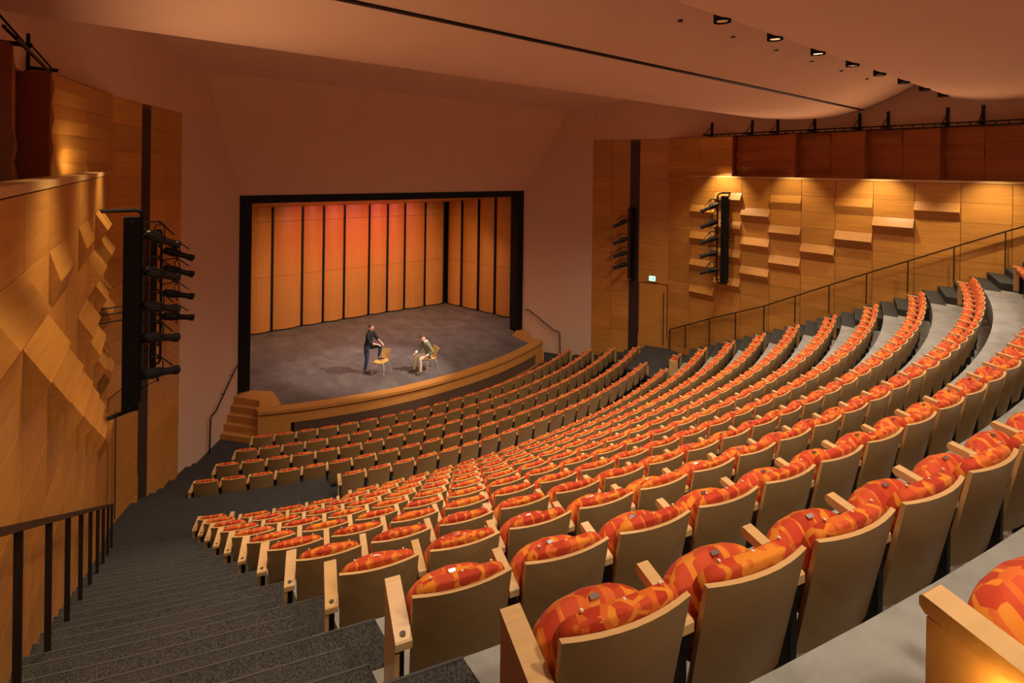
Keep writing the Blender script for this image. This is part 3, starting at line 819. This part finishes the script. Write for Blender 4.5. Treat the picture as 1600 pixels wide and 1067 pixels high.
def tower(s, label):
    x, y = s*8.66, (-8.12 if s > 0 else -7.9); z0, z1 = 3.28, 6.41
    t = empty('lighting_tower', (x, y, z0)); tag(t, label, 'lighting ladder')
    ix = -s
    mb = MB(); mb.box((0, 0, (z1-z0)/2), (.22, .20, z1-z0)); mb.build('column', 'black', t)
    mb = MB(); py = .22
    path = [(s*.42, .06, z1-z0+.10), (-s*.04, py*.6, z1-z0+.10), (-s*.12, py*.8, z1-z0+.07), (-s*.14, py, z1-z0), (-s*.14, py, .06), (-s*.12, py*.8, -.02), (-s*.04, py*.6, -.05), (s*.42, .06, -.12)]
    mb.tube(path, .032, 8); mb.build('pipe_frame', 'black_metal', t, True)
    for z in (.08, z1-z0-.08):
        mb = MB(); mb.tube([(s*.02, -.18, z), (-s*.10, py+.06, z)], .022, 6); mb.build('cross_bar', 'black_metal', t, True)
    mb = MB()
    for z in (1.50, 1.62, 1.72): mb.tube([(s*.05, -.08, z), (s*.40, -.14, z)], .012, 6)
    mb.build('wall_bracket', 'black_metal', t, True)
    px, pyy = x-s*.14, y+py
    zs = (6.05, 5.45, 4.87, 4.35, 3.75)
    pl = ('uppermost', 'second from top', 'middle', 'second from bottom', 'lowest')
    sd_ = 'left' if s < 0 else 'right'
    for i, z in enumerate(zs):
        loc = (px-s*.25, pyy+.12, z-.06); aim = (-s*.5, -1, 1.0)
        spotlight('%s black spotlight on the %s lighting tower' % (pl[i], sd_), loc, aim, (px, pyy, z+.24), 'spotlights on the wall towers', 1.0, i in (0, 1, 2) and s < 0)
        # cable loop
        mb = MB(); a = Vector((px+s*.10-x, pyy-.15-y, z-z0+.1)); b = Vector((px-x, pyy-y, z-z0-.25))
        mb.tube([a, a+Vector((-s*.03, .08, -.15)), b+Vector((-s*.02, -.02, .02)), Vector(loc)-Vector((x, y, z0))-Vector((0, .2, .05))], .008, 5); mb.build('cable', 'black', t, True)
tower(-1, 'tall black lighting tower with bent pipe frame on the left folded panel wall')
tower(1, 'slim black lighting tower on the far right folded panel wall')
# strip of lights in front of each dark slot
for s, sd_ in ((-1, 'left'), (1, 'right')):
    bx, by = s*8.22, -4.35
    t = empty('slot_lighting_bar', (bx, by, 2.78)); tag(t, 'black vertical lighting bar in front of the %s dark wall slot' % sd_, 'lighting ladder')
    mb = MB(); mb.box((0, 0, 1.45), (.12, .16, 3.0)); mb.build('column', 'black', t)
    mb = MB(); mb.tube([(0, .0, 3.0), (-s*.12, .12, 3.0), (-s*.15, .16, 2.92), (-s*.15, .16, .08), (-s*.12, .12, 0), (0, 0, 0)], .028, 8); mb.build('pipe_frame', 'black_metal', t, True)
    pl = ('uppermost', 'second from top', 'third from top', 'lowest')
    for i, z in enumerate((5.15, 4.42, 3.85, 3.38) if s > 0 else (5.25, 4.85, 4.30, 3.78)):
        loc = (bx-s*.46, by+.30, z-.05)
        spotlight('%s black spotlight on the bar before the %s wall slot' % (pl[i], sd_), loc, (-s*1.0, -.6, 1.0), (bx-s*.15, by+.16, z+.24), 'spotlights on the slot bars', 1.0)
# cylinder downlights along the front edge of the rear cloud
for k, x in enumerate((-2.2, -.70, .84, 2.36, 3.80, 5.3, 6.82, 8.4)):
    t = empty('downlight', (x, -14.30, 9.33)); tag(t, 'black cylinder downlight under the ceiling edge, %s from the camera' % wn(k+1), 'ceiling light', 'cylinder downlights along the ceiling edge')
    mb = MB(); mb.tube([(0, 0, 0), (0, 0, .42)], .115, 20, 0, False); mb.tube([(0, 0, .05), (0, 0, .42)], .105, 20); mb.build('can', 'black', t, True)
    mb = MB(); mb.tube([(0, 0, .012), (0, 0, .048)], [.075, .095], 18); mb.build('reflector', 'chrome', t, True)
# recessed pin lights in the front cloud
k = 0
for y, xs, zz in ((-13.2, (-1.6, 0, 1.6, 3.2, 4.8, 6.4), zc1(-13.2)), (-8.3, (2.2, 4.0, 5.8, -7.0, -4.0, -1.0), zc1(-8.3))):
    for x in xs:
        k += 1
        t = MB().tube([(0, 0, -.004), (0, 0, .02)], .055, 16).build('pin_light', 'bronze', None, True); t.location = (x, y, zz)
        nm = '%s from the left' % wn(sorted(xs).index(x)+1)
        tag(t, 'small recessed pin light near %s edge of front ceiling cloud, %s' % ('the rear' if y < -10 else 'the front', nm), 'ceiling light', 'recessed pin lights')
# brackets and ladder track above the panels
for s, sd_ in ((1, 'right'), (-1, 'left')):
    ys = [-7.0, -8.5, -9.4, -10.6, -11.9, -12.65, -14.05, -14.8] if s > 0 else [-7.7, -9.7]
    for k, y in enumerate(ys):
        xw = (9.75+.04*(-7.4-y)) if s > 0 else (9.97+.04*(-7.6-y))
        if y > -7.4 and s > 0: xw = 9.6
        t = empty('wall_bracket', (s*xw, y, 8.66)); tag(t, 'black steel bracket above the %s wall panels, %s from the stage' % (sd_, wn(k+1)), 'bracket', 'track brackets above the wall panels')
        mb = MB(); mb.box((-s*.03, 0, .26), (.06, .07, .56)); mb.build('upright', 'black_metal', t)
        mb = MB(); al = .62 if s > 0 else .38; mb.box((-s*al/2, 0, .03), (al, .05, .05)); mb.build('arm', 'black_metal', t)
        mb = MB(); mb.tube([(-s*.05, 0, .40), (-s*(al-.08), 0, .06)], .014, 6); mb.build('brace', 'black_metal', t, True)
    a, b = ((9.35, -6.9), (9.65, -16.5)) if s > 0 else ((9.66, -7.75), (9.72, -10.5))
    t = empty('ladder_track', (s*a[0], a[1], 8.60)); tag(t, 'black ladder track hung from brackets above the %s wall panels' % sd_, 'track')
    for dx, dz in ((0, .02), (.10, .13)):
        mb = MB(); mb.tube([(s*dx, 0, dz), (s*(b[0]-a[0]+dx), b[1]-a[1], dz)], .020, 6); mb.build('track_rail', 'black_metal', t, True)
    mb = MB(); n = int(abs(b[1]-a[1])/.25)
    for i in range(n):
        f = (i+.5)/n; p = Vector((s*(b[0]-a[0])*f, (b[1]-a[1])*f, 0)); mb.tube([p+Vector((0, 0, .02)), p+Vector((s*.10, 0, .13))], .014, 4)
    mb.build('rungs', 'black_metal', t)['kind'] = 'stuff'
# exit sign
A = Vector((7.6, -2.6)); u = (Vector((8.95, -5.5))-A).normalized()
pp = A+u*2.60
t = empty('exit_sign', (pp.x, pp.y, 2.86), math.atan2(u.y, u.x)); tag(t, 'small glowing green exit sign above the door in the right wall', 'sign')
mb = MB(); mb.box((0, -.035, 0), (.42, .03, .26)); mb.build('sign_bezel', 'clear', t)
mb = MB(); mb.box((0, -.055, 0), (.25, .02, .19)); mb.build('sign_panel', 'exit_light', t)
mb = MB(); mb.box((.05, -.067, -.005), (.085, .006, .12)); mb.build('sign_door', 'exit_green', t)
mb = MB(); mb.tube([(-.065, -.067, .055), (-.065, -.071, .055)], .019, 12); mb.box((-.062, -.067, 0), (.02, .006, .06)); mb.box((-.07, -.067, -.045), (.014, .006, .05), 0, Matrix.Rotation(.35, 3, 'Y')); mb.box((-.04, -.067, .01), (.05, .006, .012), 0, Matrix.Rotation(-.4, 3, 'Y'))
mb.build('sign_figure', 'exit_dark', t)

# ------------------------------------------------------------------ stage chairs and the two men
def stage_chair(label, loc, rz):
    t = empty('plywood_chair', loc, rz); tag(t, label, 'chair', 'plywood chairs on the stage')
    # shell: local +y is the way the chair faces
    prof = [(.21, .435, .38), (.20, .45, .40), (.12, .455, .42), (0, .445, .43), (-.10, .44, .42), (-.17, .45, .36), (-.205, .49, .27), (-.22, .55, .25), (-.24, .63, .33), (-.265, .72, .41), (-.285, .78, .42), (-.29, .80, .38)]
    mb = MB(); r1 = []; n = 8
    for (y, z, wd) in prof:
        r1.append([(wd*(i/n-.5), y+(.02*(2*i/n-1)**2 if z > .5 else 0), z+(.018*(2*i/n-1)**2 if z < .5 else 0)) for i in range(n+1)])
    def off(r, d): return [(x, y-(d if z > .52 else 0), z-(d if z < .52 else 0)) for x, y, z in r]
    top = r1; bot = [off(r, .012) for r in r1]
    rings = [a+b[::-1] for a, b in zip(top, bot)]
    mb.loft(rings); mb.build('seat_shell', 'beech', t, True, angle=60)
    for sx in (-1, 1):
        for sy in (-1, 1):
            mb = MB(); mb.tube([(sx*.06, sy*.05-.02, .425), (sx*.15, sy*.13-.02, .42), (sx*.20, sy*.19-.02, .30), (sx*.235, sy*.24-.02, 0)], .011, 8); mb.build('leg', 'chair_leg', t, True)
    return t
def ang(dx, dy): return math.atan2(dy, dx)-math.pi/2     # rotates local +y onto (dx,dy)
stage_chair('pale plywood chair with a raised foot on its seat, nearer the stage left side', (-1.44, -1.15, 0), ang(-.82, -.57))
stage_chair('pale plywood chair with the man in olive sweater seated on it', (.10, -1.80, 0), ang(-.99, .02))
def skinned(name, chains, mt, parent=None, sub=2):
    """grow one continuous surface from joint chains (x,y,z,r) with Skin + Subdivision, keep the finished mesh"""
    vs, rs, es, key = [], [], [], {}
    for ch in chains:
        last = None
        for (x, y, z, r) in ch:
            k = (round(x, 4), round(y, 4), round(z, 4))
            if k not in key: key[k] = len(vs); vs.append((x, y, z)); rs.append(r if isinstance(r, tuple) else (r, r))
            i = key[k]
            if last is not None and i != last: es.append((last, i))
            last = i
    me = bpy.data.meshes.new(name); me.from_pydata(vs, es, []); me.update()
    o = bpy.data.objects.new(name, me); C.objects.link(o)
    m = o.modifiers.new('Skin', 'SKIN'); m.use_smooth_shade = True
    for i, sv in enumerate(me.skin_vertices[0].data):
        sv.radius = rs[i]; sv.use_root = (i == 0)
    s2 = o.modifiers.new('Subdivision', 'SUBSURF'); s2.levels = sub; s2.render_levels = sub
    dg = bpy.context.evaluated_depsgraph_get(); dg.update()
    nm = bpy.data.meshes.new_from_object(o.evaluated_get(dg))
    o.modifiers.clear(); o.data = nm; bpy.data.meshes.remove(me); nm.name = name
    nm.materials.clear(); nm.materials.append(M[mt])
    nm.polygons.foreach_set('use_smooth', [True]*len(nm.polygons))
    if parent is not None: o.parent = parent
    return o
def garment(name, body, segs, pick, mt, grow, parent):
    """cloth that follows the body: the body faces nearest the picked bones, pushed out along their normals"""
    me = body.data; used = {}; vs = []; fs = []
    nr = [v.normal.copy() for v in me.vertices]
    A = [(n, Vector(a), Vector(b), r) for n, a, b, r in segs]
    for p in me.polygons:
        c = p.center; best = None
        for n, a, b, r in A:
            ab = b-a; t = max(0, min(1, (c-a).dot(ab)/ab.length_squared)); d = (c-a-ab*t).length-r
            if best is None or d < best[0]: best = (d, n, t)
        if not pick(best[1], best[2], c): continue
        f = []
        for i in p.vertices:
            if i not in used: used[i] = len(vs); vs.append(tuple(me.vertices[i].co+nr[i]*grow))
            f.append(used[i])
        fs.append(tuple(f))
    mb = MB(); mb.add(vs, fs); return mb.build(name, mt, parent, True, angle=180)
def hand(w_, d, side, curl=.5, up_=Vector((0, 0, 1))):
    """chains for a hand from the wrist point w_, pointing along d; side = thumb direction"""
    w_ = Vector(w_); d = Vector(d).normalized(); sd_ = Vector(side); sd_ = (sd_-d*sd_.dot(d)).normalized(); n = d.cross(sd_)
    if n.z > 0: n = -n
    palm = w_+d*.075; ch = [[(*w_, .026), (*(w_+d*.04), (.036, .022)), (*palm, (.038, .018))]]
    for i, (o_, L) in enumerate(((.028, .066), (.010, .074), (-.010, .069), (-.028, .054))):
        b = palm+sd_*o_+d*.012; p1 = b+d*L*.5; p2 = b+d*L*.85+n*L*curl*.45; p3 = b+d*L*.98+n*L*curl*.9
        ch.append([(*palm, (.038, .018)), (*b, .0095), (*p1, .009), (*p2, .0085), (*p3, .007)])
    b = w_+d*.035+sd_*.034; ch.append([(*(w_+d*.04), (.036, .022)), (*b, .012), (*(b+d*.03+sd_*.018), .0105), (*(b+d*.055+sd_*.018+n*.01), .008)])
    return ch
def person(label, loc, rz, J, clothes, hair='hair_brown'):
    """J: joints in local space (+y = facing)"""
    V = Vector
    pel, ch_, nk, hd = V(J['pelvis']), V(J['chest']), V(J['neck']), V(J['head'])
    look = V(J['look']).normalized(); hup = (hd-nk).normalized(); hup = (hup-look*hup.dot(look)).normalized(); hr = look.cross(hup)
    chains = []
    spine = [(*pel, (.145, .105)), (*pel.lerp(ch_, .45), (.13, .095)), (*ch_, (.155, .11)), (*ch_.lerp(nk, .62), (.10, .08)), (*nk, .055)]
    chains.append(spine)
    # head: neck -> jaw -> mid -> crown
    chains.append([(*nk, .055), (*(hd-hup*.075+look*.012), (.062, .068)), (*hd, (.078, .094)), (*(hd+hup*.065-look*.008), (.074, .088)), (*(hd+hup*.105-look*.01), (.045, .052))])
    for sx, n_ in ((1, 'R'), (-1, 'L')):
        sh_, el, wr = V(J['sh'+n_]), V(J['el'+n_]), V(J['wr'+n_])
        chains.append([(*ch_.lerp(nk, .62), (.10, .08)), (*sh_, .060), (*sh_.lerp(el, .5), .046), (*el, .040), (*el.lerp(wr, .4), .038), (*wr, .026)])
        chains += hand(wr, J['hd'+n_], J['th'+n_])
        hp, kn, an, to = V(J['hp'+n_]), V(J['kn'+n_]), V(J['an'+n_]), V(J['to'+n_])
        chains.append([(*pel, (.145, .105)), (*hp, .092), (*hp.lerp(kn, .5), .078), (*kn, .058), (*kn.lerp(an, .35), .056), (*an, .038), (*(an.lerp(to, .5)+V((0, 0, -.022))), (.042, .030)), (*to, (.038, .022))])
    root = skinned('person', chains, 'skin', None, 2); root.location = loc; root.rotation_euler = (0, 0, rz)
    tag(root, label, 'person')
    # face
    mb = MB()
    for sx in (-1, 1):
        p = hd+look*.088+hr*sx*.032+hup*.012; mb.tube([p-look*.006, p+look*.006], [.011, .006], 8)
    mb.build('eyes', 'eye', root, True)
    mb = MB(); b = hd+look*.088; mb.loft([[b+hup*.015+hr*.006, b+hup*.015+look*.008, b+hup*.015-hr*.006], [b-hup*.022+hr*.016, b-hup*.020+look*.030, b-hup*.022-hr*.016]]); mb.build('nose', 'skin', root, True, angle=80)
    mb = MB(); p = hd+look*.082-hup*.052; mb.box(p, (.04, .008, .007), 0, Matrix((hr, look, hup)).transposed()); mb.build('mouth', plain('lip', (.50, .20, .15), .5), root)
    for sx in (-1, 1):
        mb = MB(); p = hd+hr*sx*.080; mb.loft([[p+look*a+hup*b_ for a, b_ in ((.012, 0), (0, .030), (-.016, .012), (-.012, -.016), (0, -.03))], [p+hr*sx*.014+look*a-look*.006+hup*b_ for a, b_ in ((.008, 0), (0, .024), (-.016, .010), (-.012, -.014), (0, -.022))]]); mb.build('ear', 'skin', root, True, angle=80)
    v, f = superq(.090, .104, .100, 1, 1, 18, 12)
    mb = MB(); out = []
    for x, y, z in v:
        yy = y; zz = z
        if y > .02: zz = max(z, .042+.2*(y-.02))
        else: zz = max(z, -.058)
        out.append(hd+hr*x+look*(yy-.012)+hup*(zz+.030))
    mb.add(out, f); mb.build('hair', hair, root, True, angle=80)
    segs = [('torso', pel, ch_, .12), ('torso', ch_, nk, .07), ('head', nk.lerp(hd, .35), hd, .07)]
    for n_ in ('R', 'L'):
        hp, kn, an, to = V(J['hp'+n_]), V(J['kn'+n_]), V(J['an'+n_]), V(J['to'+n_]); sh_, el, wr = V(J['sh'+n_]), V(J['el'+n_]), V(J['wr'+n_])
        segs += [('arm', ch_.lerp(nk, .62), sh_, .06), ('arm', sh_, el, .045), ('fore', el, wr, .033), ('hand', wr, wr+V(J['hd'+n_]).normalized()*.17, .03),
                 ('hip', pel, hp, .10), ('thigh', hp, kn, .07), ('shin', kn, an, .048), ('foot', an, to, .04)]
    for nm, mt, pick, grow in clothes(J, V): garment(nm, root, segs, pick, mt, grow, root)
    for n_ in ('R', 'L'):
        o = skinned('shoe', shoe_chains(J, V, n_), 'shoe', root, 1)
    return root
def shoe_chains(J, V, n_):
    an, to = V(J['an'+n_]), V(J['to'+n_])
    d = (to-an); d.z = 0; d.normalize()
    b = an+V((0, 0, -.040))-d*.03
    return [[(*b, (.046, .046)), (*(b+d*.10), (.052, .046)), (*(b+d*.20), (.050, .034)), (*(b+d*.25), (.036, .026))]]
J1 = dict(pelvis=(0, 0, .93), chest=(0, .07, 1.27), neck=(0, .10, 1.47), head=(0, .13, 1.585), look=(.18, 1, -.02),
          shR=(.185, .09, 1.37), elR=(.25, .20, 1.12), wrR=(.07, .40, 1.03), hdR=(-.45, .8, -.35), thR=(-1, -.3, .2),
          shL=(-.185, .09, 1.37), elL=(-.27, .22, 1.13), wrL=(-.11, .46, 1.06), hdL=(.3, .8, -.5), thL=(1, 0, .2),
          hpR=(.09, -.01, .88), knR=(.11, .03, .49), anR=(.11, -.04, .085), toR=(.13, .13, .03),
          hpL=(-.09, .03, .88), knL=(-.08, .46, .96), anL=(-.07, .40, .555), toL=(-.06, .56, .50))
def c1(J, V):
    hem = V(J['pelvis']).z+.03
    yield 'sweater', 'black_knit', lambda n, t, c: (n == 'torso' and c.z > hem-.05) or n == 'arm' or (n == 'fore' and t < .35) or (n == 'hip' and c.z > hem), .018
    yield 'jeans', 'denim', lambda n, t, c: n in ('thigh', 'shin', 'hip') or (n == 'torso' and c.z < hem+.03), .013
person('man in black turtleneck and jeans standing with one foot on a chair', (-1.78, -.72, 0), ang(.65, -.76), J1, c1)
J2 = dict(pelvis=(0, 0, .54), chest=(.02, .12, .87), neck=(.03, .20, 1.06), head=(.04, .27, 1.165), look=(-.55, .8, -.10),
          shR=(.20, .16, .98), elR=(.26, .30, .76), wrR=(.16, .48, .68), hdR=(-.1, .8, -.5), thR=(-1, 0, .2),
          shL=(-.16, .16, .98), elL=(-.30, .05, .75), wrL=(-.22, .22, .63), hdL=(.1, .8, -.35), thL=(1, 0, .2),
          hpR=(.10, .06, .52), knR=(.20, .46, .53), anR=(.22, .50, .09), toR=(.26, .66, .03),
          hpL=(-.10, .06, .52), knL=(-.12, .46, .52), anL=(-.13, .44, .09), toL=(-.20, .59, .03))
def c2(J, V):
    hem = V(J['pelvis']).z+.05
    yield 'sweater', 'olive_knit', lambda n, t, c: (n == 'torso' and c.z > hem-.05) or n == 'arm' or (n == 'fore' and t < .70) or (n == 'hip' and c.z > hem+.03), .020
    yield 'trousers', 'khaki', lambda n, t, c: n in ('thigh', 'shin', 'hip') or (n == 'torso' and c.z < hem+.03), .018
    yield 'shirt_cuff', 'white_cloth', lambda n, t, c: n == 'fore' and t > .62, .016
    nk, ch_ = V(J['neck']), V(J['chest'])
    yield 'shirt_collar', 'white_cloth', lambda n, t, c: n == 'torso' and c.z > ch_.lerp(nk, .86).z, .022
person('man in olive sweater and khaki trousers sitting on a plywood chair', (.12, -1.82, 0), ang(-.99, .02), J2, c2)
